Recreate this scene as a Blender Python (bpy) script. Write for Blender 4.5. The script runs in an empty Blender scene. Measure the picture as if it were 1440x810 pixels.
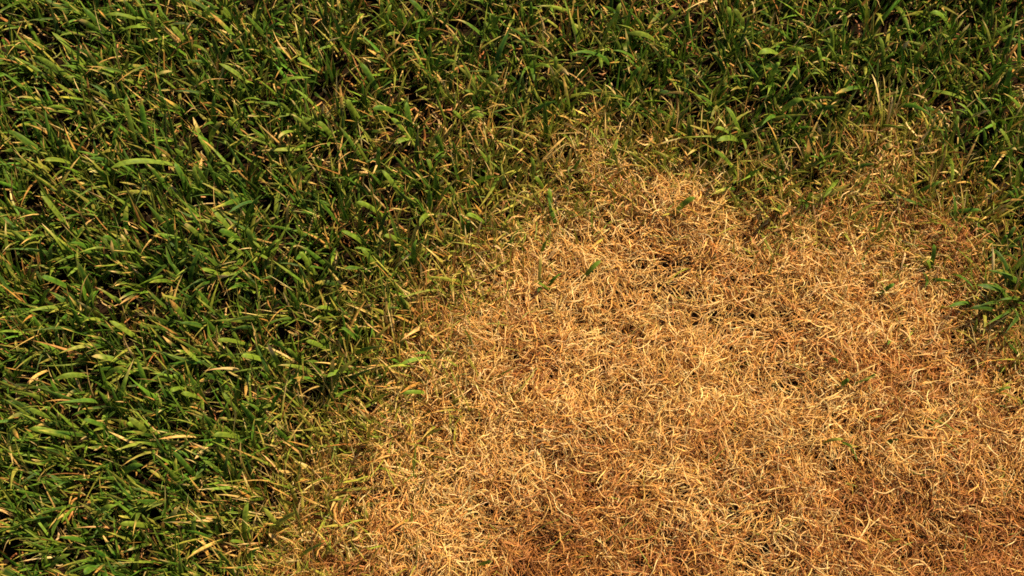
import bpy, math
import numpy as np
from mathutils import Vector

# ------------------------------------------------------------------ camera
CAM_H, TILT, LENS = 1.45, math.radians(18.0), 57.5
scene = bpy.context.scene
cam_data = bpy.data.cameras.new('camera')
cam_data.lens = LENS
cam_data.sensor_width = 36.0
cam_data.clip_start = 0.01
cam_data.clip_end = 500.0
cam = bpy.data.objects.new('camera', cam_data)
cam.location = (0.0, -CAM_H * math.tan(TILT), CAM_H)
cam.rotation_euler = (TILT, 0.0, 0.0)
scene.collection.objects.link(cam)
scene.camera = cam

# ------------------------------------------------------------------ sky and sun
SUN_ELEV, SUN_AZ = math.radians(46.0), math.radians(42.0)   # azimuth: counter-clockwise from +X
world = bpy.data.worlds.new('World')
scene.world = world
world.use_nodes = True
nt = world.node_tree
bg = nt.nodes['Background']
sky = nt.nodes.new('ShaderNodeTexSky')
sky.sky_type = 'NISHITA'
sky.sun_disc = False
sky.sun_elevation = SUN_ELEV
sky.sun_rotation = math.pi / 2 - SUN_AZ
nt.links.new(sky.outputs['Color'], bg.inputs['Color'])
bg.inputs['Strength'].default_value = 0.05
sun_data = bpy.data.lights.new('sun', 'SUN')
sun_data.energy = 5.0
sun_data.angle = math.radians(0.9)
sun_data.color = (1.0, 0.83, 0.58)
sun = bpy.data.objects.new('sun', sun_data)
sd_ = Vector((math.cos(SUN_ELEV) * math.cos(SUN_AZ), math.cos(SUN_ELEV) * math.sin(SUN_AZ), math.sin(SUN_ELEV)))
sun.rotation_euler = sd_.to_track_quat('Z', 'Y').to_euler()
sun.location = sd_ * 5
scene.collection.objects.link(sun)

vs = scene.view_settings
vs.view_transform = 'Standard'
vs.look = 'None'
vs.exposure = 0.82
vs.gamma = 1.0
vs.use_curve_mapping = False
scene.render.engine = 'CYCLES'
scene.cycles.use_denoising = False
scene.cycles.max_bounces = 6
scene.cycles.diffuse_bounces = 3
scene.cycles.glossy_bounces = 2
scene.cycles.transmission_bounces = 3
scene.cycles.filter_width = 1.7

rng = np.random.default_rng(20)
R = rng.random
N_ = rng.normal

# ------------------------------------------------------------------ pixel <-> ground
F_PX = LENS / 36.0 * 1440.0
CX, CY = 720.0, 405.0
CAM = np.array(cam.location)
ct, st = math.cos(TILT), math.sin(TILT)
RIGHT, UPV, BACK = np.array([1.0, 0, 0]), np.array([0, ct, st]), np.array([0, -st, ct])

def to_px(x, y, z=0.0):
    d = np.stack([np.asarray(x) - CAM[0], np.asarray(y) - CAM[1], np.zeros_like(x) + z - CAM[2]], -1)
    depth = -(d @ BACK)
    return CX + F_PX * (d @ RIGHT) / depth, CY - F_PX * (d @ UPV) / depth

def at(px, py, z=0.0):
    d = RIGHT * (px - CX) / F_PX + UPV * (CY - py) / F_PX - BACK
    return CAM + d * ((z - CAM[2]) / d[2])

MM = 0.66e-3        # one photograph pixel on the ground, in metres

# ------------------------------------------------------------------ noise and the map of the lawn
_lat = np.random.default_rng(5).random((256, 256))
def vnoise(x, y, s, seed=0):
    x = np.asarray(x) * s + 31.7 + seed * 17.3
    y = np.asarray(y) * s + 57.1 + seed * 29.9
    xi, yi = np.floor(x).astype(int), np.floor(y).astype(int)
    fx, fy = x - xi, y - yi
    fx, fy = fx * fx * (3 - 2 * fx), fy * fy * (3 - 2 * fy)
    a = _lat[xi % 256, yi % 256]; b = _lat[(xi + 1) % 256, yi % 256]
    c = _lat[xi % 256, (yi + 1) % 256]; d = _lat[(xi + 1) % 256, (yi + 1) % 256]
    return (a * (1 - fx) + b * fx) * (1 - fy) + (c * (1 - fx) + d * fx) * fy

def fbm(x, y, s, seed=0):
    return (vnoise(x, y, s, seed) * 0.5 + vnoise(x, y, s * 2.1, seed + 3) * 0.3 + vnoise(x, y, s * 4.3, seed + 7) * 0.2)

def smooth(a, b, v):
    t = np.clip((v - a) / (b - a), 0, 1)
    return t * t * (3 - 2 * t)

DRY = np.array([(425, 900), (442, 800), (458, 735), (480, 672), (528, 612), (585, 560), (636, 502), (662, 445), (698, 402),
                (738, 358), (766, 314), (790, 281), (830, 263), (890, 273), (960, 280), (1010, 296), (1060, 308), (1110, 322),
                (1150, 326), (1190, 304), (1230, 276), (1262, 288), (1290, 318), (1310, 352), (1340, 380), (1350, 415),
                (1388, 462), (1460, 515), (1800, 620), (2600, 1500), (200, 1500)], float)

def signed(px, py):
    """pixels inside the dry patch (positive) or outside it (negative)"""
    px, py = np.atleast_1d(px).astype(float), np.atleast_1d(py).astype(float)
    best = np.full(px.shape, 1e9)
    inside = np.zeros(px.shape, bool)
    n = len(DRY)
    for i in range(n):
        ax, ay = DRY[i]; bx, by = DRY[(i + 1) % n]
        ex, ey = bx - ax, by - ay
        t = np.clip(((px - ax) * ex + (py - ay) * ey) / (ex * ex + ey * ey), 0, 1)
        best = np.minimum(best, np.hypot(px - ax - t * ex, py - ay - t * ey))
        cross = ((ay > py) != (by > py)) & (px < (bx - ax) * (py - ay) / (by - ay + 1e-9) + ax)
        inside ^= cross
    return np.where(inside, best, -best)

THIN = [(640, 195, 130, 62, .55), (560, 120, 60, 50, .3), (800, 45, 70, 35, .5), (1000, 20, 70, 40, .45), (455, 45, 50, 40, .25),
        (1250, 205, 80, 40, .5), (860, 190, 120, 30, .3), (1120, 250, 110, 35, .35), (1390, 290, 80, 60, .4), (540, 470, 90, 60, .4),
        (390, 740, 90, 70, .3), (700, 300, 70, 60, .35), (1130, 60, 60, 50, .2), (420, 620, 60, 60, .25)]

def fields(x, y):
    px, py = to_px(x, y)
    s = signed(px, py) + (fbm(x, y, 14, 1) - .5) * 105
    thin = np.zeros_like(s)
    for (a, b, rx, ry, k) in THIN:
        thin = np.maximum(thin, k * np.exp(-(((px - a) / rx) ** 2 + ((py - b) / ry) ** 2)))
    wide = 1.3 + 1.5 * smooth(760, 600, px) * smooth(330, 450, py)          # the lawn's edge is blurred there
    ragged = smooth(940, 1060, px) * smooth(480, 400, py)             # stray plants reach into the straw there
    g = 1 - smooth(-52, 40, s / wide)
    g = np.maximum(g, ragged * .85 * smooth(.50, .66, fbm(x, y, 26, 71)) * smooth(150, 30, s))
    return px, py, s, np.clip(g * (1 - thin * .75), 0, 1), thin

def mat_height(x, y):
    """top of the dry mat over the soil: tufty lumps and hollows"""
    return 0.0035 + 0.040 * np.clip(fbm(x, y, 13, 11) - .30, 0, 1) + 0.007 * vnoise(x, y, 48, 13)

# ------------------------------------------------------------------ materials
def attr_material(name, rough, translucency, noise_scale, lo, hi, bump, spec):
    m = bpy.data.materials.new(name)
    m.use_nodes = True
    t = m.node_tree
    L = t.links.new
    p = t.nodes['Principled BSDF']
    out = t.nodes['Material Output']
    a = t.nodes.new('ShaderNodeAttribute'); a.attribute_name = 'Col'
    tc = t.nodes.new('ShaderNodeTexCoord')
    no = t.nodes.new('ShaderNodeTexNoise'); no.inputs['Scale'].default_value = noise_scale
    no.inputs['Detail'].default_value = 3
    L(tc.outputs['Object'], no.inputs['Vector'])
    mr = t.nodes.new('ShaderNodeMapRange')
    mr.inputs['From Min'].default_value = .3; mr.inputs['From Max'].default_value = .7
    mr.inputs['To Min'].default_value = lo; mr.inputs['To Max'].default_value = hi
    L(no.outputs['Fac'], mr.inputs['Value'])
    mu = t.nodes.new('ShaderNodeVectorMath'); mu.operation = 'SCALE'
    L(a.outputs['Color'], mu.inputs[0]); L(mr.outputs['Result'], mu.inputs['Scale'])
    L(mu.outputs['Vector'], p.inputs['Base Color'])
    p.inputs['Roughness'].default_value = rough
    p.inputs['Specular IOR Level'].default_value = spec
    bp = t.nodes.new('ShaderNodeBump'); bp.inputs['Strength'].default_value = bump; bp.inputs['Distance'].default_value = .0006
    L(no.outputs['Fac'], bp.inputs['Height']); L(bp.outputs['Normal'], p.inputs['Normal'])
    tr = t.nodes.new('ShaderNodeBsdfTranslucent')
    L(mu.outputs['Vector'], tr.inputs['Color'])
    mx = t.nodes.new('ShaderNodeMixShader'); mx.inputs['Fac'].default_value = translucency
    L(p.outputs['BSDF'], mx.inputs[1]); L(tr.outputs['BSDF'], mx.inputs[2])
    L(mx.outputs['Shader'], out.inputs['Surface'])
    return m

M_LEAF = attr_material('green_leaf', .56, .20, 260, .62, 1.36, .3, .16)
M_STRAW = attr_material('dry_straw', .55, .18, 330, .68, 1.28, .3, .35)

def soil_material():
    m = bpy.data.materials.new('dark_soil')
    m.use_nodes = True
    t = m.node_tree; L = t.links.new
    p = t.nodes['Principled BSDF']
    tc = t.nodes.new('ShaderNodeTexCoord')
    n1 = t.nodes.new('ShaderNodeTexNoise'); n1.inputs['Scale'].default_value = 140; n1.inputs['Detail'].default_value = 8
    n2 = t.nodes.new('ShaderNodeTexNoise'); n2.inputs['Scale'].default_value = 9; n2.inputs['Detail'].default_value = 4
    L(tc.outputs['Object'], n1.inputs['Vector']); L(tc.outputs['Object'], n2.inputs['Vector'])
    cr = t.nodes.new('ShaderNodeValToRGB')
    cr.color_ramp.elements[0].position = .3; cr.color_ramp.elements[0].color = (.007, .0045, .003, 1)
    cr.color_ramp.elements[1].position = .75; cr.color_ramp.elements[1].color = (.030, .016, .007, 1)
    ad = t.nodes.new('ShaderNodeMath'); ad.operation = 'MULTIPLY_ADD'; ad.inputs[1].default_value = .5; 
    L(n1.outputs['Fac'], ad.inputs[0])
    hf = t.nodes.new('ShaderNodeMath'); hf.operation = 'MULTIPLY'; hf.inputs[1].default_value = .5
    L(n2.outputs['Fac'], hf.inputs[0]); L(hf.outputs[0], ad.inputs[2])
    L(ad.outputs[0], cr.inputs['Fac']); L(cr.outputs['Color'], p.inputs['Base Color'])
    p.inputs['Roughness'].default_value = .95
    p.inputs['Specular IOR Level'].default_value = .04
    bp = t.nodes.new('ShaderNodeBump'); bp.inputs['Strength'].default_value = .8; bp.inputs['Distance'].default_value = .003
    L(n1.outputs['Fac'], bp.inputs['Height']); L(bp.outputs['Normal'], p.inputs['Normal'])
    return m
M_SOIL = soil_material()

# ------------------------------------------------------------------ mesh helpers
def make_object(name, verts, quads, cols, mat, parent=None, smooth_shade=True):
    me = bpy.data.meshes.new(name)
    nv, nf = len(verts), len(quads)
    me.vertices.add(nv)
    me.vertices.foreach_set('co', np.ascontiguousarray(verts, dtype=np.float32).ravel())
    me.loops.add(nf * 4)
    me.loops.foreach_set('vertex_index', np.ascontiguousarray(quads, dtype=np.int32).ravel())
    me.polygons.add(nf)
    me.polygons.foreach_set('loop_start', np.arange(nf, dtype=np.int32) * 4)
    me.polygons.foreach_set('use_smooth', np.full(nf, smooth_shade, dtype=bool))
    if cols is not None:
        ca = me.color_attributes.new('Col', 'FLOAT_COLOR', 'POINT')
        rgba = np.ones((nv, 4), np.float32); rgba[:, :3] = cols
        ca.data.foreach_set('color', rgba.ravel())
    me.materials.append(mat)
    me.update()
    me.validate()
    o = bpy.data.objects.new(name, me)
    scene.collection.objects.link(o)
    if parent is not None:
        o.parent = parent
    return o

def unit(v):
    return v / (np.linalg.norm(v, axis=-1, keepdims=True) + 1e-12)

def ribbons(cen, width, prof, roll, fold, col_s, edge_col, rib, side0=None):
    """cen (N,S+1,3) centre lines -> verts, quads, colours; each ribbon is creased along its middle.
    prof (N,S+1) width profile; col_s (N,S+1,3) colour along it; edge_col (N,3) mixed in at the margins; rib midrib gain"""
    n, s1, _ = cen.shape
    tan = unit(np.gradient(cen, axis=1))
    if side0 is None:
        side = np.cross(tan, np.array([0, 0, 1.0]))
    else:
        side = np.broadcast_to(side0[:, None, :], tan.shape).copy()
        side = side - tan * (side * tan).sum(-1, keepdims=True)
    side = unit(side)
    nor = np.cross(side, tan)
    c, s = np.cos(roll)[..., None], np.sin(roll)[..., None]
    sd = side * c + nor * s
    nr = -side * s + nor * c
    w = (width[:, None] * prof)[..., None] * .5
    fl = (fold[:, None, None]) * w
    v = np.stack([cen - sd * w + nr * fl, cen - nr * fl * .4, cen + sd * w + nr * fl], 2)     # N,S+1,3,3
    v[..., 2] = np.maximum(v[..., 2], .0008)
    ce = col_s * .72 + edge_col[:, None, :] * .28
    cm = col_s * rib
    cols = np.stack([ce, cm, ce], 2)
    idx = np.arange(n * s1 * 3).reshape(n, s1, 3)
    q = np.stack([np.stack([idx[:, :-1, k], idx[:, :-1, k + 1], idx[:, 1:, k + 1], idx[:, 1:, k]], -1) for k in (0, 1)], 2)
    return v.reshape(-1, 3), q.reshape(-1, 4), np.clip(cols, 0, 1).reshape(-1, 3)

def leaf_profile(n, S, blunt):
    t = np.linspace(0, 1, S + 1)[None, :]
    k = (.62 + .38 * np.sin(np.pi * np.clip(t * 1.25, 0, 1) * .5 + 0))
    tip = np.clip((1 - t) / .68, 0, 1) ** .95
    tipb = np.clip((1 - t) / .22, 0, 1) ** .45 * .9 + .1
    b = blunt[:, None]
    return k * (tip * (1 - b) + tipb * b)

# plain colours of the things themselves (linear)
GREENS = np.array([(.028, .092, .007), (.042, .120, .008), (.062, .148, .010), (.130, .215, .017), (.018, .062, .008)])
YGREEN = np.array([(.29, .28, .034), (.21, .25, .028), (.40, .33, .055)])
STRAWS = np.array([(.70, .415, .115), (.76, .475, .160), (.64, .335, .080), (.56, .255, .055), (.79, .555, .225)])
RUST = np.array([(.40, .155, .040), (.32, .125, .035), (.47, .20, .055)])

def pick(pal, n, jit=.14):
    c = pal[rng.integers(0, len(pal), n)]
    return c * (1 + N_(0, jit, (n, 1))) * (1 + N_(0, jit * .35, (n, 3)))

# ------------------------------------------------------------------ green blades (stuff)
def lean_field(px, py):
    """prevailing lean of the blades, as a direction and how strong it is"""
    left = smooth(620, 120, px)
    ang = np.radians(88 + 62 * left - 6 * smooth(900, 1400, px)) + smooth(300, 800, py) * left * .45
    return ang, .55 + .45 * left

def grow_green(x, y, px, py, s, thin, size, S=6, slim=1.0, withered=0.0, lean=0.0):
    n = len(x)
    ang, strength = lean_field(px, py)
    az = ang + lean + N_(0, .98, n) / strength * .85
    L = (.027 + .029 * R(n)) * size
    el0 = np.radians(52 + 36 * R(n))
    bend = np.radians(6 + 82 * R(n) ** 1.4)
    curl = N_(0, .35, n)
    t = (np.arange(S) + .5) / S
    el = el0[:, None] - bend[:, None] * t[None, :] ** 1.3
    aza = az[:, None] + curl[:, None] * t[None, :]
    d = np.stack([np.cos(el) * np.cos(aza), np.cos(el) * np.sin(aza), np.sin(el)], -1) * (L / S)[:, None, None]
    cen = np.zeros((n, S + 1, 3))
    cen[:, 1:] = np.cumsum(d, 1)
    cen += np.stack([x, y, np.full(n, .001)], -1)[:, None, :]
    side0 = np.stack([-np.sin(az), np.cos(az), np.zeros(n)], -1)
    width = (.0023 + .0038 * R(n) ** 1.4) * (.5 + .5 * size) * slim
    blunt = np.where(R(n) < .16, .7, .0)
    prof = leaf_profile(n, S, blunt)
    roll = (N_(0, .55, n)[:, None] + N_(0, .7, n)[:, None] * np.linspace(0, 1, S + 1)[None, :])
    base = pick(GREENS, n, .24)
    yel = pick(YGREEN, n)
    dead = np.where((R(n) < .35)[:, None], pick(RUST, n), pick(STRAWS, n) * .85)
    dry = np.clip(smooth(-150, 20, s) + thin * .7 + withered, 0, 1)
    r = R(n)
    pd, py_ = .10 + .36 * dry, .16 + .40 * dry
    width = width * np.where(r < pd, .58, 1.0)
    body = np.where((r < pd)[:, None], dead, np.where((r < pd + py_)[:, None], yel * (.6 + .4 * dry[:, None]) + base * (.4 - .4 * dry[:, None]), base))
    tipc = np.where((R(n) < .55)[:, None], pick(STRAWS, n), yel * 1.1)
    tt = np.linspace(0, 1, S + 1)[None, :, None]
    tip_from = (.62 + .36 * R(n) - .3 * dry)[:, None, None]
    k = np.clip((tt - tip_from) / .16, 0, 1) * (R(n) < .7)[:, None, None]
    col = body[:, None, :] * (1 - k) + tipc[:, None, :] * k
    sheath = pick(YGREEN, n) * .7
    kb = np.clip(1 - tt / .2, 0, 1) * .6
    col = col * (1 - kb) + sheath[:, None, :] * kb
    edge = YGREEN[0] * np.ones((n, 1)) * 1.05 * .8 + body * .2
    return ribbons(cen, width, prof, roll, np.full(n, .32) + N_(0, .12, n), col, edge, .88, side0)

# ------------------------------------------------------------------ curled dead fibres (stuff)
def lay_fibres(x, y, z, L, W, az, wig, colour, S=8, lift=.0045, edge_gain=1.25, rise=.16):
    n = len(x)
    t = (np.arange(S) + .5) / S
    k0, k1, ph = N_(0, wig * .8, n), N_(0, wig * .75, n), R(n) * 6.283
    head = az[:, None] + k0[:, None] * (t - .5)[None, :] + k1[:, None] * np.sin(t[None, :] * 6.283 + ph[:, None]) * .6 + np.cumsum(N_(0, .24, (n, S)), 1)
    d = np.stack([np.cos(head), np.sin(head), np.zeros_like(head)], -1) * (L / S)[:, None, None]
    cen = np.zeros((n, S + 1, 3))
    cen[:, 1:] = np.cumsum(d, 1)
    cen -= cen.mean(1, keepdims=True)
    cen += np.stack([x, y, z], -1)[:, None, :]
    tt = np.linspace(0, 1, S + 1)[None, :]
    up = lift * (.6 + .8 * R(n))[:, None] * np.sin(tt * math.pi * (1 + 1.2 * R(n))[:, None] + (R(n) * 6.283)[:, None])
    tilt = N_(0, rise, n)[:, None] * (tt - .5) * L[:, None]
    cen[..., 2] += up + tilt
    cen[..., 2] = np.maximum(cen[..., 2], .001)
    prof = .45 + .55 * np.sin(math.pi * np.clip(tt * .92 + .06, 0, 1)) * np.ones((n, 1))
    roll = N_(0, .5, n)[:, None] + N_(0, .6, n)[:, None] * tt
    var = 1 + .16 * np.sin(tt * 5 + (R(n) * 6.28)[:, None])
    col = colour[:, None, :] * var[..., None]
    return ribbons(cen, W, prof, roll, np.full(n, -.75), col, colour * edge_gain, .95)

BROWN = np.array([(.42, .170, .034), (.48, .21, .044), (.34, .125, .028)])
def straw_colour(x, y, n, live=None):
    """bleached straw in the middle of the patch, rusty brown older straw toward its outer parts and in mottled clumps"""
    px, py = to_px(x, y)
    old = .72 * smooth(620, 830, py) + .62 * smooth(1100, 1400, px) + .35 * smooth(430, 260, py) * smooth(880, 1040, px)
    old += (fbm(x, y, 14, 21) - .5) * 2.5 + (vnoise(x, y, 26, 23) - .5) * .5 - .14
    old = np.clip(old, 0, 1) * .88
    r = np.where((R(n) < old)[:, None], np.where((R(n) < .3)[:, None], pick(RUST, n), pick(BROWN, n)), pick(STRAWS, n))
    if live is not None:
        r = np.where((R(n) < live)[:, None], pick(YGREEN, n), r)
    return r

ZONE = (-.60, .60, -.38, .42)
def scatter(n):
    return ZONE[0] + (ZONE[1] - ZONE[0]) * R(n), ZONE[2] + (ZONE[3] - ZONE[2]) * R(n)

def mark(o, label=None, category=None, group=None, kind=None):
    if label: o['label'] = label
    if category: o['category'] = category
    if group: o['group'] = group
    if kind: o['kind'] = kind
    return o

# ================================================================== the ground
def build_ground():
    a = np.concatenate([[-120, -40, -12, -4, -2], np.linspace(-1.2, 1.2, 161), [2, 4, 12, 40, 120]])
    X, Y = np.meshgrid(a, a, indexing='ij')
    Z = -.004 + .0032 * (fbm(X, Y, 22, 31) - .5) * (np.hypot(X, Y) < 2.5)
    n = len(a)
    idx = np.arange(n * n).reshape(n, n)
    q = np.stack([idx[:-1, :-1], idx[1:, :-1], idx[1:, 1:], idx[:-1, 1:]], -1).reshape(-1, 4)
    o = make_object('ground', np.stack([X, Y, Z], -1).reshape(-1, 3), q, None, M_SOIL)
    mark(o, 'dark brown soil showing in the gaps under the grass', 'soil', kind='structure')
build_ground()

# ================================================================== the mass of the lawn and of the dry mat
def join(parts):
    v, q, c, off = [], [], [], 0
    for (a, b, d) in parts:
        v.append(a); q.append(b + off); c.append(d); off += len(a)
    return np.concatenate(v), np.concatenate(q), np.concatenate(c)

def build_masses():
    # living grass
    tx, ty = scatter(7600)                      # crowns; several blades rise from each
    per = rng.integers(3, 9, len(tx))
    x, y = np.repeat(tx, per) + N_(0, .0028, per.sum()), np.repeat(ty, per) + N_(0, .0028, per.sum())
    vigour = np.repeat(.72 + .5 * R(len(tx)), per)
    lean = np.repeat(N_(0, .85, len(tx)), per)
    px, py, s, g, thin = fields(x, y)
    keep = R(len(x)) < g
    x, y, px, py, s, thin, vigour, lean = [v[keep] for v in (x, y, px, py, s, thin, vigour, lean)]
    size = (.62 + .5 * R(len(x)) ** 1.5) * vigour
    size *= 1 - .2 * smooth(-70, 30, s)
    lawn = grow_green(x, y, px, py, s, thin, size, lean=lean)
    x, y = scatter(44000)
    px, py, s, g, thin = fields(x, y)
    band = np.exp(-((s + 25) / np.where(px < 700, 110, 55)) ** 2) * np.where(px < 700, .95, .6) + (thin * .4 + .06) * (s < 0)
    keep = R(len(x)) < band
    x, y, px, py, s, thin = [v[keep] for v in (x, y, px, py, s, thin)]
    edge_blades = grow_green(x, y, px, py, s, thin, .68 + .45 * R(len(x)), slim=.58, withered=1.0)
    o = make_object('green_grass', *join([lawn, edge_blades]), M_LEAF)
    mark(o, 'short green lawn grass growing thickly around the dry patch', 'grass', kind='stuff')
    ng = len(x)
    # dead litter under the lawn
    x, y = scatter(15000)
    px, py, s, g, thin = fields(x, y)
    keep = R(len(x)) < (.34 + .75 * thin + .5 * smooth(-110, 0, s)) * np.clip(g * 3, 0, 1)
    x, y, s, thin = x[keep], y[keep], s[keep], thin[keep]
    n = len(x)
    up = np.clip(thin * 1.5 + smooth(-110, 0, s), 0, 1)
    z = .002 + (.007 + .010 * up) * R(n)
    col = np.where((R(n) < .45 - .25 * up)[:, None], pick(RUST, n), pick(STRAWS, n) * .85)
    col = np.where((R(n) < .3)[:, None], pick(YGREEN, n) * .8, col)
    v = lay_fibres(x, y, z, .014 + .022 * R(n), .0010 + .0013 * R(n) ** 2, R(n) * 6.283, 1.3, col, S=7, lift=.004)
    o = make_object('dead_litter', *v, M_STRAW)
    mark(o, 'thin dead brown stems and litter lying between the green blades', 'dead grass', kind='stuff')
    nl = n
    # the dry mat
    x, y = scatter(124000)
    px, py, s, g, thin = fields(x, y)
    patch = smooth(-85 + 35 * smooth(380, 280, py), 25, s)
    h = mat_height(x, y)
    dens = .52 + .63 * smooth(.004, .016, h)
    keep = R(len(x)) < patch * dens
    x, y, s, h = x[keep], y[keep], s[keep], h[keep]
    n = len(x)
    flow = fbm(x, y, 13, 51) * 14.0
    az = np.where(R(n) < .6, flow + N_(0, .45, n), R(n) * 6.283)
    z = .0015 + h * np.sqrt(R(n))
    col = straw_colour(x, y, n, live=.22 * smooth(60, -40, s) + .01)
    v = lay_fibres(x, y, z, .015 + .026 * R(n), .00050 + .00068 * R(n) ** 1.7, az, .75, col, S=8, rise=.34)
    o = make_object('dry_grass_mat', *v, M_STRAW)
    mark(o, 'tangled mat of curled golden dead grass filling the bare patch', 'dead grass', kind='stuff')

build_masses()

# ================================================================== the lawn goes on outside the picture
RING = (-.80, .80, -.58, .62)
def build_surroundings():
    T = .4
    # a band round the picture that follows the same outline of the patch
    def ring(n):
        x, y = RING[0] + (RING[1] - RING[0]) * R(n), RING[2] + (RING[3] - RING[2]) * R(n)
        k = (x < ZONE[0]) | (x > ZONE[1]) | (y < ZONE[2]) | (y > ZONE[3])
        return x[k], y[k]
    tx, ty = ring(8600)
    per = rng.integers(3, 9, len(tx))
    x, y = np.repeat(tx, per) + N_(0, .0028, per.sum()), np.repeat(ty, per) + N_(0, .0028, per.sum())
    px, py, s, g, thin = fields(x, y)
    k = R(len(x)) < g
    x, y, px, py, s, thin = [v[k] for v in (x, y, px, py, s, thin)]
    green = grow_green(x, y, px, py, s, thin, (.62 + .5 * R(len(x)) ** 1.5) * (.72 + .5 * R(len(x))), S=4)
    x, y = ring(90000)
    px, py, s, g, thin = fields(x, y)
    k = R(len(x)) < smooth(-70, 25, s)
    x, y = x[k], y[k]
    n = len(x)
    h = mat_height(x, y)
    dry = lay_fibres(x, y, .0015 + h * np.sqrt(R(n)), .018 + .024 * R(n), .0007 + .0008 * R(n) ** 1.6, R(n) * 6.283, .75, straw_colour(x, y, n), S=5, rise=.34)
    # and plain turf further out
    n = 2900
    tg = grow_green((R(n) - .5) * T, (R(n) - .5) * T, np.full(n, 300.), np.full(n, 200.), np.full(n, -200.), np.zeros(n), (.62 + .5 * R(n) ** 1.5) * (.72 + .5 * R(n)), S=4)
    n = 3200
    x, y = (R(n) - .5) * T, (R(n) - .5) * T
    td = lay_fibres(x, y, .0015 + mat_height(x, y) * np.sqrt(R(n)), .018 + .024 * R(n), .0008 + .0009 * R(n) ** 1.5, R(n) * 6.283, .9, pick(STRAWS, n), S=5)
    roots, data = {}, {}
    for key, (v, q, c), m, name, label, cat in (('green', green, M_LEAF, 'surrounding_lawn', 'green lawn carrying on all round the patch', 'grass'),
                                               ('dry', dry, M_STRAW, 'surrounding_dry_grass', 'dry grass carrying on away from the green lawn', 'dead grass')):
        roots[key] = mark(make_object(name, v, q, c, m), label, cat, kind='stuff')
    for i in range(-5, 9):
        for j in range(-5, 8):
            if 0 <= i <= 3 and 0 <= j <= 2:
                continue
            cx, cy = RING[0] + T * (i + .5), RING[2] + T * (j + .5)
            key = 'green' if signed(*[np.array([v]) for v in to_px(np.array(cx), np.array(cy))])[0] < 0 else 'dry'
            if key not in data:
                v, q, c = tg if key == 'green' else td
                o = make_object('turf', v, q, c, M_LEAF if key == 'green' else M_STRAW, roots[key])
                data[key] = o.data
            else:
                o = bpy.data.objects.new('turf', data[key])
                scene.collection.objects.link(o)
                o.parent = roots[key]
            o.location = (cx, cy, 0)
            o.rotation_euler.z = 0 if key == 'green' else (i * 7 + j * 3) % 4 * math.pi / 2
            o['kind'] = 'stuff'

# ================================================================== single plants
COL = {'d': ((.032, .092, .008), None), 'g': ((.060, .148, .010), None), 'p': ((.140, .220, .018), None), 'y': ((.29, .28, .035), None),
       'G': ((.066, .150, .011), (.55, .37, .12)), 'P': ((.15, .22, .020), (.58, .42, .14)), 'Y': ((.28, .28, .045), (.60, .40, .13)),
       't': ((.64, .40, .11), None), 'o': ((.54, .24, .055), None), 'r': ((.34, .13, .04), None), 'w': ((.72, .50, .17), None)}
DEADC = 'torw'

def placed_blade(b, hb, ht, S=9):
    """b = (base px, base py, tip px, tip py, width px, colour[, bend px, bend py]); base sits hb above the soil, the tip ht"""
    bx, by, tx, ty, w, c = b[:6]
    if hb < .01:
        g0, g1 = at(bx, by, .012), at(tx, ty, .015)
        m0, m1 = mat_height(g0[0], g0[1]), mat_height(g1[0], g1[1])
        hb, ht = float(m0) + .004, max(float(m1), float(m0)) + (ht - hb) * .85
    B, Tp = at(bx, by, hb), at(tx, ty, ht)
    d = Tp - B; d[2] = 0
    ln = np.linalg.norm(d) + 1e-6
    dirn = d / ln
    P0 = B - dirn * min(.006, hb * .5); P0[2] = .0006
    P1 = B + dirn * ln * .10; P1[2] = hb * 1.25
    if len(b) > 6:
        P2 = at(b[6], b[7], ht * 1.15)
        P1 = B * .5 + P2 * .5; P1[2] = hb + (ht - hb) * .8
    else:
        P2 = B + d * .58; P2[2] = ht * (1.05 + .18 * R())
    t = np.linspace(0, 1, S + 1)[:, None]
    cen = (1 - t) ** 3 * P0 + 3 * (1 - t) ** 2 * t * P1 + 3 * (1 - t) * t * t * P2 + t ** 3 * Tp
    az = math.atan2(dirn[1], dirn[0])
    side0 = np.array([[-math.sin(az), math.cos(az), 0]])
    body, tip = COL[c]
    body = np.array(body) * (1 + N_(0, .08)) * (1 + N_(0, .04, 3))
    tt = np.linspace(0, 1, S + 1)[:, None]
    col = np.repeat(body[None, :], S + 1, 0)
    if tip is not None:
        k = np.clip((tt - .72) / .14, 0, 1)
        col = col * (1 - k) + np.array(tip) * k
    if c not in DEADC:
        kb = np.clip(1 - tt / .2, 0, 1) * .55
        col = col * (1 - kb) + YGREEN[1] * .75 * kb
        edge = YGREEN[0] * .85 + body * .15
    else:
        col = col * (1 + .12 * np.sin(tt * 7 + R() * 6))
        edge = body * 1.15
    prof = leaf_profile(1, S, np.array([.8 if (R() < .3 or c in 'p') else 0.]))
    roll = (N_(0, .22) + N_(0, .3) * tt[:, 0])[None, :]
    fold = np.array([.30 + N_(0, .08)]) if c not in DEADC else np.array([-.45 + N_(0, .15)])
    return ribbons(cen[None], np.array([w * MM * (.72 if c in DEADC else .98)]), prof, roll, fold, col[None], edge[None], .85, side0), B

def companion(bx, by, hb, ht, c, spread):
    a = math.radians(90) + N_(0, 1.2)
    ln = spread * (.6 + .7 * R())
    return (bx + N_(0, 4), by + N_(0, 4), bx + ln * math.cos(a), by - ln * math.sin(a), 3.2 + 2.6 * R(), c)

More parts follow.
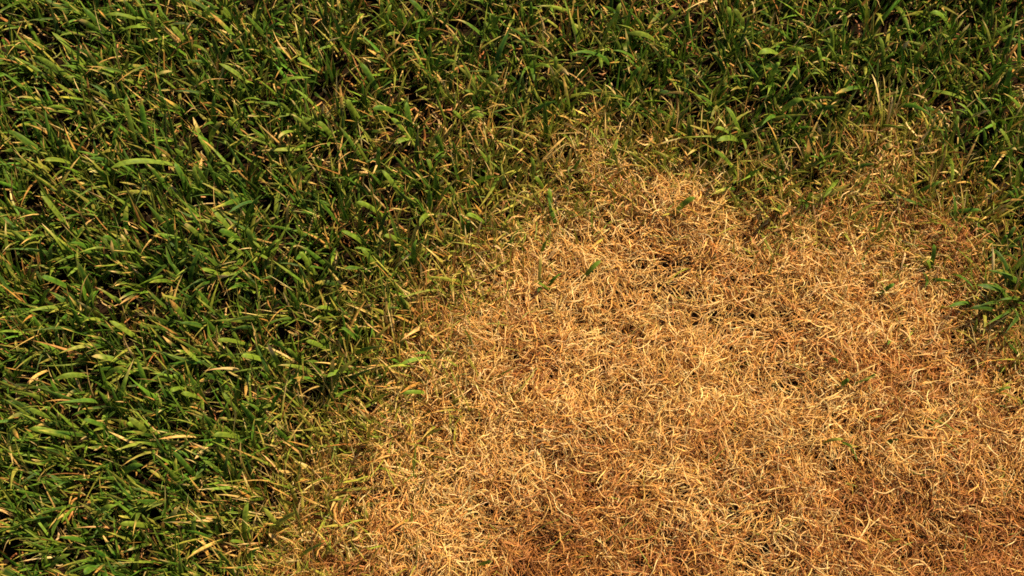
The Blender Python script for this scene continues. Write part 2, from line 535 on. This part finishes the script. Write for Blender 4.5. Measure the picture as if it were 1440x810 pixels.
def plant(name, label, category, group, blades, hb, ht, companions=0):
    made = []
    allb = list(blades)
    for _ in range(companions):
        b0 = blades[rng.integers(0, len(blades))]
        allb.append(companion(b0[0], b0[1], hb, ht, b0[5].lower() if b0[5] not in DEADC else b0[5], 22))
    for k, b in enumerate(allb):
        main = k < len(blades)
        made.append((placed_blade(b, hb, ht * (1 if main else .7)), b[5]))
    B = made[0][0][1]
    if len(made) == 1:
        (v, q, c), _ = made[0][0]
        o = make_object(name, v - np.array([B[0], B[1], 0]), q, c, M_STRAW if made[0][1] in DEADC else M_LEAF)
        o.location = (B[0], B[1], 0)
        return mark(o, label, category, group)
    root = bpy.data.objects.new(name, None)
    root.empty_display_size = .01
    root.location = (B[0], B[1], 0)
    scene.collection.objects.link(root)
    for k, (((v, q, c), _), cc) in enumerate(made):
        make_object('dead_blade' if cc in DEADC else ('blade' if k < len(blades) else 'side_blade'), v - np.array([B[0], B[1], 0]), q, c, M_STRAW if cc in DEADC else M_LEAF, root)
    return mark(root, label, category, group)

# plants and dead blades one can point at: (kind, label, blades)
SINGLED = [
 ('grass_tuft', 'large spreading dark green tuft rooted in the dry patch, leaves fanned flat over the straw',
  [(1446, 402, 1385, 380, 12, 'g'), (1424, 414, 1374, 401, 10, 'd'), (1440, 420, 1400, 424, 9, 'g'), (1436, 440, 1412, 470, 9, 'd'), (1408, 424, 1374, 432, 7, 'd'), (1416, 440, 1382, 460, 7, 'g'), (1402, 436, 1364, 434, 8, 'd'),
   (1412, 428, 1428, 416, 6, 'p'), (1426, 424, 1446, 436, 7, 'g'), (1414, 412, 1408, 372, 6, 'd'), (1420, 430, 1432, 452, 6, 'd'),
   (1428, 408, 1398, 350, 8, 'd'), (1432, 412, 1448, 372, 8, 'g'), (1418, 420, 1390, 396, 7, 'g'), (1424, 434, 1406, 448, 7, 'd')]),
 ('grass_shoot', 'single dark green blade curving down alone on the straw below the fanned tuft', [(1440, 497, 1408, 461, 8, 'g', 1416, 484)]),
 ('grass_shoot', 'green blade lying on the straw, pointing at the fanned tuft, slim pale tip', [(1368, 423, 1334, 431, 7, 'g')]),
 ('grass_shoot', 'short straight green blade crossing the straw between the small upright sprig and the fanned tuft', [(1343, 383, 1370, 408, 7, 'g')]),
 ('grass_tuft', 'small dark green sprig standing in the straw with one bright upright leaf',
  [(1310, 374, 1313, 343, 7, 'g'), (1308, 376, 1302, 366, 6, 'p'), (1306, 394, 1296, 382, 6, 'd'), (1312, 392, 1342, 398, 7, 'g'), (1305, 392, 1300, 406, 6, 'd')]),
 ('grass_shoot', 'upright bright green blade rising clear out of the straw at the thin lawn edge', [(1345, 314, 1338, 268, 9, 'g')]),
 ('grass_shoot', 'green blade lying level on the straw behind the upright bright blade', [(1330, 302, 1380, 296, 7, 'g')]),
 ('grass_tuft', 'low pair of long green blades sweeping sideways over the straw', [(1305, 286, 1248, 267, 7, 'd', 1275, 284), (1308, 284, 1320, 268, 6, 'y'), (1282, 276, 1325, 256, 6, 'g')]),
 ('grass_tuft', 'green plant with bent elbow leaves beside reddish straw', [(1374, 314, 1412, 285, 6, 'y'), (1374, 316, 1410, 346, 6, 'G'), (1372, 312, 1376, 322, 7, 'd')]),
 ('grass_tuft', 'dark green rosette of short leaves where the thin lawn meets the straw', [(1404, 350, 1415, 330, 6, 'g'), (1404, 350, 1386, 366, 6, 'd'), (1405, 348, 1440, 350, 6, 'd'), (1408, 354, 1434, 372, 6, 'd'), (1402, 346, 1380, 338, 5, 'G'), (1408, 348, 1428, 318, 7, 'd'), (1412, 352, 1440, 330, 7, 'g')]),
 ('grass_tuft', 'star shaped green tuft with a single leaf hanging down over the straw',
  [(1333, 208, 1347, 162, 6, 'p'), (1331, 205, 1325, 178, 6, 'g'), (1335, 212, 1368, 196, 6, 'g'), (1334, 216, 1338, 258, 6, 'p'), (1332, 208, 1314, 175, 7, 'd')]),
 ('grass_shoot', 'broad arched green blade beside the upright bunch of yellow straws', [(1264, 150, 1314, 169, 10, 'g', 1290, 144)]),
 ('straw_tuft', 'upright bunch of thin yellow straws standing in the green lawn',
  [(1240, 178, 1226, 104, 4, 'w'), (1243, 178, 1241, 103, 4, 'Y'), (1246, 178, 1250, 122, 4, 't'), (1249, 176, 1262, 118, 4, 'Y'), (1252, 174, 1270, 122, 4, 't'), (1239, 182, 1238, 140, 5, 'y'), (1246, 180, 1255, 135, 4, 'w')]),
 ('dead_straw', 'pale yellow straw lying across the foot of the upright straw bunch', [(1234, 186, 1272, 177, 5, 'w')]),
 ('grass_shoot', 'short wide dark green leaf lying level over the edge of the straw', [(1194, 239, 1229, 231, 11, 'd')]),
 ('grass_shoot', 'wide green leaf with a reddish cut tip at the thin lawn edge', [(1230, 214, 1256, 205, 9, 'G')]),
 ('straw_tuft', 'forked golden straw standing up from the dry mat under the thin lawn', [(1253, 259, 1268, 224, 5, 'w'), (1256, 254, 1264, 218, 4, 'Y'), (1274, 258, 1276, 222, 4, 'o')]),
 ('grass_tuft', 'little dark green sprig with four short leaves half buried in straw', [(1136, 284, 1119, 284, 6, 'g'), (1136, 282, 1141, 271, 6, 'p'), (1137, 286, 1147, 291, 5, 'd'), (1134, 286, 1133, 297, 7, 'd')]),
 ('grass_tuft', 'small star of curled bright green leaves near the buried sprig', [(1160, 229, 1152, 215, 6, 'p', 1156, 214), (1161, 230, 1170, 234, 5, 'p'), (1158, 231, 1150, 240, 6, 'd'), (1162, 227, 1172, 218, 5, 'g')]),
 ('grass_shoot', 'pale green slanting leaf between the buried sprig and the wide level leaf', [(1178, 252, 1158, 278, 7, 'p')]),
 ('grass_tuft', 'green sprig in the open straw with a yellow stalk standing up behind it', [(772, 398, 790, 384, 8, 'g'), (758, 396, 761, 356, 5, 'Y'), (766, 366, 792, 343, 5, 'w'), (764, 348, 769, 338, 6, 'g'), (760, 404, 756, 412, 8, 'd'), (768, 404, 756, 398, 6, 'p')]),
 ('grass_shoot', 'lone short yellow-green leaf lying in the middle of the straw', [(822, 388, 845, 366, 8, 'p')]),
 ('straw_tuft', 'long pale straws with a green scrap at their joint, lying flat on the dry mat', [(1186, 536, 1238, 510, 4.5, 'w'), (1192, 542, 1162, 522, 4.5, 'w', 1176, 540), (1196, 541, 1240, 527, 4.5, 'Y'), (1184, 540, 1194, 534, 8, 'g'), (1220, 533, 1232, 526, 5, 'g')]),
 ('grass_shoot', 'pale green curled leaf at the rim of the open straw', [(954, 291, 978, 278, 9, 'p')]),
 ('grass_shoot', 'small green leaf lying on straw between the open patch and the little upright sprig', [(1238, 412, 1258, 399, 7, 'g')]),
 ('grass_shoot', 'tiny dark green leaf scrap in the straw with a bright curved edge', [(1172, 502, 1178, 512, 6, 'g')]),
 ('grass_shoot', 'tiny green leaf poking out of the straw deep inside the dry patch', [(1252, 478, 1247, 486, 6, 'g')]),
 ('grass_shoot', 'thin green blade lying alone in rusty straw', [(1398, 551, 1422, 544, 4.5, 'p')]),
 ('grass_shoot', 'thin yellow-green blade lying in the rustiest straw of the patch', [(1248, 762, 1270, 757, 4.5, 'y')]),
 ('grass_tuft', 'dark green leaves bent over a pale straw in the shaded middle of the dry patch', [(1186, 622, 1200, 632, 7, 'd'), (1200, 632, 1205, 650, 6, 'd'), (1160, 620, 1186, 618, 5, 'y')]),
 ('grass_shoot', 'small dark green leaf next to the bent leaves in the dry patch', [(1250, 622, 1264, 618, 8, 'd')]),
 ('grass_shoot', 'tiny green leaf with a yellow tip sunk in the straw', [(676, 794, 692, 790, 6, 'p')]),
 ('grass_shoot', 'dark green leaf at the lawn edge with a pale straw laid across its foot', [(708, 358, 730, 322, 8, 'g')]),
 ('dead_straw', 'pale straw laid across the foot of a dark green leaf', [(680, 378, 720, 342, 6, 't')]),
 ('grass_shoot', 'tall green blade standing at the rim of the open straw', [(780, 313, 768, 270, 8, 'g')]),
 ('straw_tuft', 'fan of pale straws spreading up from the rim of the open straw',
  [(753, 238, 796, 192, 5, 't'), (756, 236, 800, 200, 5, 'w'), (770, 252, 798, 240, 5, 't'), (812, 222, 800, 190, 5, 'w'), (816, 222, 808, 184, 5, 'Y'), (828, 218, 842, 196, 5, 'w'), (795, 236, 803, 208, 5, 'Y'), (776, 258, 792, 246, 5, 'w')]),
 ('grass_shoot', 'bright green blade standing in the straw beside the fan of pale straws', [(854, 240, 869, 194, 7, 'p')]),
 ('grass_tuft', 'low green leaves under the fan of pale straws', [(806, 240, 818, 225, 8, 'g'), (752, 254, 747, 220, 7, 'p'), (764, 266, 752, 248, 7, 'p'), (775, 300, 772, 264, 7, 'p'), (795, 262, 800, 272, 6, 'd')]),
 ('dead_straw', 'broad tan dead blade with a bright blunt tip at the lawn edge', [(540, 451, 484, 427, 8, 't')]),
 ('dead_straw', 'broad tan folded dead blade shaped like a boat, at the lawn edge', [(604, 455, 560, 483, 9, 't')]),
 ('dead_straw', 'pale yellow crinkled dead blade next to the boat shaped tan one', [(628, 488, 593, 465, 7, 'w')]),
 ('grass_tuft', 'pair of bright green blades at the lawn edge near the boat shaped dead blade', [(610, 500, 562, 513, 7, 'p'), (608, 497, 584, 498, 4, 'p')]),
 ('dead_straw', 'long straight tan dead blade slanting over green leaves at the lawn edge', [(566, 536, 528, 500, 7, 't')]),
 ('dead_straw', 'flat orange tan dead blade lying level beside bright green leaves', [(578, 544, 528, 549, 7, 't')]),
 ('grass_shoot', 'level bright green blade under the flat orange tan dead blade', [(598, 550, 562, 554, 6, 'p')]),
 ('dead_straw', 'upright pale dead blade standing among dead leaves at the lawn edge', [(556, 478, 545, 432, 6, 'w')]),
 ('dead_straw', 'thin crooked tan dead blade crossing dead leaves at the lawn edge', [(552, 474, 508, 444, 6, 't', 520, 462)]),
 ('dead_straw', 'pale tan pointed dead blade lying on thick green lawn', [(414, 508, 373, 489, 8, 'w')]),
 ('grass_shoot', 'pale green blade with a cream tip beside a pale tan dead blade', [(437, 520, 390, 514, 8, 'P')]),
 ('dead_straw', 'orange tan dead blade lying level next to the cream tipped green blade', [(484, 515, 441, 510, 6, 't')]),
 ('grass_tuft', 'very broad green blade with a small side leaf, leaning over the lawn', [(363, 601, 334, 563, 14, 'g'), (364, 600, 378, 587, 8, 'g'), (340, 586, 312, 552, 6, 'p')]),
 ('dead_straw', 'bent orange dead straw forming a sharp elbow on the green lawn', [(258, 135, 322, 112, 5, 't', 290, 106)]),
 ('dead_straw', 'thick tan dead blade hooked over the dark lawn beside a pale leaf scrap', [(412, 80, 383, 40, 6, 't', 392, 68)]),
 ('dead_straw', 'torn pale tan leaf scrap lying in the green lawn', [(416, 74, 402, 60, 8, 'w')]),
 ('dead_straw', 'upright rust orange dead stub in dark green lawn', [(149, 370, 148, 342, 5, 'o')]),
 ('dead_straw', 'dark rust dead blade leaning against dark green leaves', [(38, 388, 31, 364, 6, 'o')]),
 ('dead_straw', 'tan twisted dead blade lying between two arching green blades', [(287, 320, 264, 293, 8, 't')]),
 ('dead_straw', 'short wide orange tan dead blade standing in bright green lawn', [(404, 309, 408, 281, 7, 't')]),
 ('dead_straw', 'orange tan dead blade lying clear on top of dark lawn, pointing at the edge', [(64, 522, 41, 540, 7, 't')]),
 ('dead_straw', 'small upright pale orange dead stub beside a wide dark leaf', [(306, 478, 306, 456, 6, 't')]),
 ('dead_straw', 'short tan dead spike between broad green blades', [(419, 449, 426, 424, 6, 't')]),
 ('dead_straw', 'long thin tan dead straw lying level on the dark lawn', [(168, 742, 104, 743, 5, 't')]),
 ('dead_straw', 'orange dead straw arched level over green leaves', [(306, 632, 275, 633, 4, 't', 290, 628)]),
 ('dead_straw', 'wide tan dead blade lying level in yellowing lawn, under a longer one', [(342, 700, 303, 696, 6, 't')]),
 ('dead_straw', 'long tan dead blade lying level in yellowing lawn, over a shorter one', [(348, 687, 302, 682, 5, 't')]),
 ('dead_straw', 'wide orange tan dead stub at the yellowing lawn edge', [(396, 766, 378, 750, 8, 't')]),
 ('dead_straw', 'thin brown dead straw with an orange tip leaning by a broad green blade', [(393, 617, 377, 596, 5, 't')]),
 ('grass_tuft', 'pair of curved yellow blades with tan tips among dark upright blades', [(1392, 66, 1381, 26, 6, 'Y', 1391, 44), (1394, 66, 1400, 20, 5, 'y')]),
 ('grass_shoot', 'long upright green blade, tallest beside the pair of curved yellow blades', [(1413, 78, 1430, 8, 9, 'g')]),
 ('grass_shoot', 'green blade with a long tan cut tip lying level on the lawn', [(1008, 111, 1058, 109, 8, 'P')]),
 ('grass_tuft', 'broad level green leaf meeting a second leaf at a reddish joint', [(1098, 76, 1066, 76, 11, 'p'), (1094, 70, 1131, 73, 8, 'p')]),
 ('grass_shoot', 'pale yellow-green blunt leaf lying above brown stems', [(1042, 196, 1008, 198, 10, 'p')]),
 ('grass_tuft', 'pair of broad green leaves spread like wings over the lawn edge', [(1092, 160, 1128, 139, 10, 'p'), (1092, 160, 1070, 178, 10, 'g'), (1094, 160, 1116, 172, 7, 'd'), (1126, 138, 1150, 154, 6, 'P')]),
 ('dead_straw', 'thick forked tan straw standing up in the thin lawn edge', [(1131, 212, 1158, 153, 7, 't')]),
 ('dead_straw', 'thin pale straw leaning toward the thick tan straw', [(1131, 224, 1112, 195, 4.5, 'w')]),
 ('grass_tuft', 'star shaped green tuft with four green leaves spread over brown stems', [(744, 92, 732, 112, 8, 'g'), (746, 91, 775, 96, 6, 'p'), (742, 88, 733, 58, 6, 'p'), (746, 94, 751, 114, 6, 'g')]),
 ('grass_tuft', 'star shaped green tuft with one tan leaf, in the thinner lawn', [(840, 74, 802, 77, 7, 'g', 820, 71), (841, 72, 861, 52, 6, 'Y'), (838, 76, 824, 86, 8, 'd'), (842, 78, 846, 96, 5, 'p')]),
 ('grass_tuft', 'tall forked tuft of broad green leaves in the thinner lawn', [(607, 108, 628, 68, 8, 'g'), (605, 106, 606, 56, 7, 'g'), (603, 102, 602, 80, 6, 'p'), (610, 96, 640, 86, 6, 'p'), (606, 112, 596, 100, 7, 'd')]),
 ('grass_shoot', 'long bright green blade with a pale margin, lying over brown litter', [(536, 136, 506, 88, 10, 'g')]),
 ('dead_straw', 'forked tan dead straw lying over the thinner lawn', [(533, 89, 586, 52, 5, 't', 552, 74)]),
 ('dead_straw', 'twisted tan dead leaf in the dark lawn beside a bright arching blade', [(520, 38, 510, 62, 6, 't')]),
 ('dead_straw', 'tan straw with an orange knot leaning over green leaves', [(782, 64, 760, 42, 6, 'w')]),
 ('dead_straw', 'thin tan straw lying slanted between two star shaped green tufts', [(822, 119, 793, 101, 5, 't')]),
 ('dead_straw', 'short thick pale straw at the brown rim of the lawn', [(868, 136, 850, 119, 6, 'w')]),
 ('grass_shoot', 'very dark broad leaf in a shaded gap of the lawn', [(1012, 14, 1004, -4, 12, 'd')]),
]

# other tufts of the lawn: base, tip, width and colour of the leading blade
LAWN = [(150, 46, 117, 12, 9, 'g'), (115, 22, 82, 0, 9, 'g'), (148, 52, 110, 29, 9, 'G'), (120, 90, 73, 45, 9, 'p'), (112, 120, 47, 79, 9, 'p'), (42, 130, 0, 101, 8, 'g'),
 (207, 33, 146, 21, 7, 'p', 168, 15), (164, 47, 209, 39, 7, 'p', 185, 34), (214, 70, 220, 13, 8, 'p'), (196, 28, 174, 0, 9, 'g'), (140, 97, 118, 70, 7, 'g'), (198, 116, 242, 100, 8, 'P'),
 (285, 28, 308, 12, 8, 'p'), (372, 50, 343, 20, 9, 'g'), (374, 36, 402, 16, 9, 'g'), (266, 66, 241, 37, 9, 'p'), (298, 98, 275, 74, 11, 'g'), (358, 122, 308, 89, 8, 'p'), (364, 118, 376, 82, 7, 'p'),
 (388, 126, 437, 109, 7, 'p', 396, 106), (443, 100, 418, 82, 8, 'p'), (350, 90, 337, 52, 8, 'G'), (404, 34, 408, 4, 8, 'g'), (329, 31, 313, 13, 8, 'p'), (62, 206, 35, 148, 11, 'g'), (76, 210, 64, 153, 9, 'g'),
 (68, 220, 10, 183, 9, 'g'), (190, 200, 177, 140, 8, 'p'), (246, 229, 156, 236, 9, 'p', 180, 222), (233, 262, 206, 230, 9, 'G'), (198, 247, 172, 234, 10, 'g'), (99, 228, 62, 226, 9, 'p'), (300, 172, 303, 132, 11, 'g'),
 (325, 211, 360, 188, 7, 'P'), (300, 230, 278, 189, 5, 'p'), (269, 268, 246, 228, 11, 'g'), (281, 272, 273, 233, 7, 'p'), (306, 257, 292, 229, 9, 'g'), (404, 252, 437, 235, 7, 'p'), (335, 176, 330, 140, 8, 'P'),
 (336, 143, 368, 141, 7, 'p'), (418, 184, 391, 195, 6, 'P'), (438, 185, 408, 160, 9, 'P'), (471, 197, 446, 171, 8, 'p'), (412, 158, 428, 136, 6, 'p'), (97, 320, 57, 268, 10, 'p'), (63, 311, 12, 289, 10, 'g'),
 (131, 350, 98, 342, 10, 'g'), (166, 352, 141, 336, 10, 'g', 152, 326), (240, 327, 205, 285, 9, 'g'), (96, 403, 58, 389, 9, 'g'), (192, 366, 170, 329, 6, 'P'), (336, 337, 297, 292, 9, 'p'), (338, 337, 308, 325, 10, 'g'),
 (345, 306, 369, 274, 8, 'g'), (358, 352, 348, 321, 9, 'p'), (369, 363, 394, 337, 6, 'p'), (278, 346, 304, 337, 8, 'g'), (311, 386, 281, 379, 9, 'p'), (346, 362, 322, 346, 5, 'p', 318, 338), (440, 379, 421, 354, 8, 'p'),
 (457, 371, 414, 344, 8, 'G'), (291, 341, 257, 314, 7, 'P'), (58, 424, 73, 406, 11, 'g'), (118, 438, 135, 409, 9, 'p'), (177, 432, 135, 404, 7, 'P'), (197, 477, 154, 451, 9, 'p'), (46, 469, -2, 467, 7, 'p'), (145, 531, 174, 517, 7, 'p'),
 (126, 531, 76, 534, 8, 'p', 100, 524), (63, 470, 47, 443, 9, 'g'), (177, 511, 129, 501, 8, 'P'), (293, 459, 249, 456, 11, 'd'), (303, 467, 284, 444, 9, 'g'), (342, 482, 305, 480, 7, 'p'), (421, 432, 403, 405, 9, 'g'),
 (466, 436, 435, 440, 8, 'P', 452, 428), (421, 509, 403, 491, 7, 'p'), (296, 432, 274, 404, 9, 'g'), (372, 506, 339, 501, 9, 'p'), (459, 487, 450, 461, 9, 'g'), (461, 491, 430, 480, 8, 'p'), (605, 29, 575, 0, 9, 'g'),
 (686, 54, 639, 27, 10, 'G'), (562, 42, 562, 12, 8, 'p'), (538, 32, 537, 4, 6, 'p'), (684, 112, 711, 88, 11, 'g'), (672, 129, 702, 107, 8, 'p'), (695, 47, 693, 19, 8, 'p'), (780, 114, 782, 79, 6, 'p'), (926, 59, 882, 48, 8, 'p', 902, 44),
 (899, 85, 857, 72, 8, 'g'), (880, 122, 901, 94, 8, 'g'), (861, 46, 873, 4, 7, 'p'), (881, 44, 886, 12, 9, 'g'), (747, 33, 747, 2, 10, 'g'), (736, 36, 734, 4, 7, 'p'), (1028, 46, 1023, 9, 8, 'p'), (1046, 42, 1031, 13, 8, 'p'),
 (1150, 15, 1192, 16, 9, 'g'), (1157, 107, 1149, 65, 6, 'p'), (1078, 119, 1096, 87, 8, 'p'), (1171, 77, 1167, 39, 7, 'p'), (1244, 97, 1236, 51, 7, 'p'), (1334, 36, 1308, 18, 8, 'p', 1322, 14), (1306, 87, 1301, 59, 7, 'g'),
 (1393, 117, 1418, 91, 9, 'g'), (1411, 132, 1421, 94, 9, 'g'), (1407, 24, 1412, -4, 8, 'g'), (579, 197, 549, 166, 8, 'p'), (578, 187, 572, 143, 11, 'g'), (561, 158, 524, 153, 9, 'g'), (532, 242, 533, 207, 8, 'g'), (579, 252, 551, 217, 8, 'g'),
 (608, 242, 626, 217, 6, 'p'), (622, 212, 612, 188, 9, 'g'), (641, 218, 636, 200, 8, 'g'), (691, 237, 669, 207, 8, 'P'), (655, 171, 681, 163, 7, 'p', 668, 158), (612, 272, 613, 239, 8, 'g'), (563, 273, 537, 239, 8, 'p'), (501, 172, 488, 139, 9, 'p'),
 (1043, 192, 1021, 150, 8, 'p'), (1031, 192, 1004, 181, 7, 'p'), (1080, 258, 1106, 250, 9, 'g'), (1093, 240, 1093, 225, 6, 'g'), (1048, 254, 1068, 240, 9, 'g'), (1036, 242, 1003, 211, 6, 'p'), (1009, 154, 974, 134, 9, 'g'), (1373, 171, 1345, 144, 7, 'p'),
 (1369, 168, 1338, 155, 8, 'g'), (1386, 207, 1380, 180, 10, 'g'), (1403, 202, 1394, 169, 9, 'p'), (1426, 217, 1403, 179, 7, 'p'), (1398, 214, 1430, 211, 5, 'P'), (1386, 240, 1397, 214, 7, 'g'), (1385, 262, 1388, 242, 9, 'd'), (1432, 284, 1421, 260, 7, 'g'),
 (406, 622, 386, 600, 9, 'g'), (441, 607, 414, 573, 7, 'y'), (301, 607, 286, 580, 9, 'g'), (336, 614, 300, 612, 8, 'p'), (277, 672, 243, 634, 8, 'g'), (96, 614, 41, 603, 9, 'p'), (217, 614, 180, 587, 9, 'p'), (171, 582, 157, 542, 9, 'g'), (168, 667, 201, 654, 10, 'g'),
 (397, 747, 371, 714, 7, 'y'), (342, 762, 349, 704, 8, 'p'), (272, 767, 275, 724, 7, 'p'), (345, 787, 366, 771, 10, 'g'), (133, 724, 163, 711, 8, 'p'), (140, 794, 119, 808, 10, 'g'), (143, 794, 152, 814, 9, 'g'), (65, 802, 99, 779, 6, 'p'), (18, 745, 48, 728, 8, 'g'),
 (260, 545, 240, 552, 9, 'p'), (285, 560, 255, 554, 8, 'p'), (74, 590, 40, 575, 7, 'p'), (150, 600, 118, 590, 8, 'g'), (205, 605, 178, 596, 7, 'p'), (180, 700, 150, 722, 7, 'g'), (210, 740, 168, 738, 8, 'p'), (120, 760, 82, 756, 9, 'g'), (58, 700, 20, 690, 9, 'g'),
 (535, 300, 500, 285, 8, 'p'), (516, 345, 480, 325, 8, 'p'), (585, 372, 588, 335, 11, 'g', 578, 345), (605, 300, 590, 318, 8, 'p'), (655, 330, 645, 300, 8, 'g'), (662, 300, 655, 270, 7, 'g'), (530, 375, 508, 350, 7, 'p'), (520, 382, 484, 378, 8, 'g'), (680, 312, 655, 303, 8, 'p'),
 (565, 340, 540, 332, 8, 'p'), (570, 435, 562, 418, 12, 'd'), (505, 480, 480, 460, 8, 'g'), (490, 520, 460, 530, 8, 'p'), (500, 545, 470, 560, 8, 'g')]

def in_dry(bx, by):
    return float(signed(bx, by)[0])

for kind, label, blades in SINGLED:
    s = in_dry(blades[0][0], blades[0][1])
    dry = s > -18
    hb, ht = (.015, .036) if len(blades) > 10 else (.009, .023) if dry else ((.013, .030) if (kind == 'dead_straw' or s > -90) else (.014, .040))
    cat = {'grass_tuft': 'grass tuft', 'grass_shoot': 'grass blade', 'straw_tuft': 'straw', 'dead_straw': 'straw'}[kind]
    plant(kind, label, cat, None, blades, hb, ht)

LOOK = {'d': 'dark green', 'g': 'mid green', 'p': 'light green', 'y': 'yellow-green', 'G': 'tan-tipped mid green', 'P': 'tan-tipped light green'}
MARKS = [(290, 120, 'bent orange straw'), (400, 62, 'hooked tan straw'), (149, 356, 'upright rust stub'), (35, 376, 'leaning dark rust straw'),
         (276, 306, 'twisted tan dead blade'), (405, 295, 'wide orange tan stub'), (52, 530, 'clear orange tan blade on dark lawn'), (306, 466, 'small pale orange stub'),
         (422, 437, 'short tan spike'), (394, 499, 'pale tan pointed dead blade'), (136, 742, 'long level tan straw'), (290, 631, 'arched orange straw'),
         (324, 691, 'two level tan dead blades'), (349, 582, 'very broad leaning blade'), (387, 758, 'wide orange tan stub at the yellowing edge'), (521, 112, 'long blade over brown litter'),
         (560, 72, 'forked tan dead straw'), (608, 88, 'tall forked green tuft'), (745, 90, 'four-leaved star tuft'), (840, 75, 'star tuft with one tan leaf'), (862, 128, 'thick pale straw at the brown rim'),
         (1010, 5, 'very dark broad leaf'), (1034, 110, 'level blade with tan cut tip'), (1098, 74, 'reddish leaf joint'), (1025, 197, 'blunt pale leaf above brown stems'), (1100, 158, 'wing-like pair of leaves'),
         (1245, 140, 'upright bunch of yellow straws'), (1333, 208, 'star tuft with a hanging leaf'), (1392, 46, 'pair of curved yellow blades'), (1420, 44, 'tallest upright blade'),
         (512, 440, 'bright-tipped tan dead blade'), (582, 470, 'boat-shaped tan dead blade'), (548, 520, 'long slanting tan dead blade'), (720, 340, 'straw laid across a dark leaf'),
         (772, 292, 'tall blade at the straw rim'), (785, 220, 'fan of pale straws')]
DRY_MARKS = [(1410, 420, 'large fanned green tuft'), (1310, 380, 'small upright green sprig'), (1342, 292, 'upright bright green blade'), (1210, 530, 'long straws with a green scrap'),
             (774, 388, 'green sprig with a yellow stalk'), (834, 377, 'lone yellow-green leaf'), (965, 285, 'pale curled leaf'), (1248, 405, 'small leaf on the straw'), (1136, 284, 'buried four-leaved sprig'),
             (1195, 632, 'dark leaves bent over a straw'), (1258, 620, 'small dark leaf'), (684, 792, 'tiny yellow-tipped leaf'), (1410, 548, 'thin green blade in rusty straw'), (1258, 760, 'thin yellow-green blade in rusty straw'),
             (785, 220, 'fan of pale straws'), (582, 470, 'boat-shaped tan dead blade'), (610, 476, 'crinkled yellow dead blade'), (1424, 480, 'single curving dark blade'), (387, 758, 'wide orange tan stub')]
def nearest(marks, px, py):
    d = [math.hypot(px - m[0], py - m[1]) for m in marks]
    i = int(np.argmin(d))
    return marks[i][2], d[i]

for b in LAWN:
    ln = math.hypot(b[2] - b[0], b[3] - b[1])
    size = 'long' if ln > 46 else ('short' if ln < 30 else 'medium')
    wd = 'broad' if b[4] >= 9 else 'narrow'
    nick, dist = nearest(MARKS, b[0], b[1])
    rel = 'beside' if dist < 45 else 'near'
    label = f"{LOOK[b[5]]} {'arching' if len(b) > 6 else 'leaning'} {size} {wd} blade {rel} {nick}"
    plant('grass_tuft', label, 'grass tuft', 'grass tufts of the lawn', [b], .014, .040, companions=int(rng.integers(1, 4)))

# longest straws on top of the dry mat
def build_straws(count=260):
    made = 0
    while made < count:
        x, y = scatter(1)
        px, py, s, g, thin = fields(x, y)
        if s[0] < 12 or not (-10 < px[0] < 1450 and -10 < py[0] < 820):
            continue
        hue = rng.choice(4, p=[.36, .34, .2, .1])
        pal = [STRAWS[[1, 4]], STRAWS[[0, 1]], STRAWS[[2, 3]] * .8 + RUST[0] * .2, YGREEN][hue]
        col = pick(pal, 1, .08)
        L = np.array([.030 + .022 * R()])
        h = mat_height(x, y)
        wig = .3 + .8 * R()
        v, q, c = lay_fibres(np.zeros(1), np.zeros(1), h + .002, L, np.array([.0008 + .0006 * R()]), np.array([R() * 6.283]), wig, col, S=11, lift=.003)
        o = make_object('dead_straw', v, q, c, M_STRAW)
        o.location = (x[0], y[0], 0)
        tone = ['pale cream', 'golden', 'rusty orange', 'yellow-green'][hue]
        curl = ('long ' if L[0] > .041 else 'short ') + ('nearly straight' if wig < .52 else 'gently bent' if wig < .8 else 'curled')
        nick, dist = nearest(DRY_MARKS, px[0], py[0])
        place = ('beside' if dist < 60 else 'well away from' if dist > 160 else 'not far from') + ' ' + nick
        mark(o, f'{tone} {curl} loose straw {place}', 'straw', 'loose straws on the dry mat')
        made += 1
build_straws()
build_surroundings()
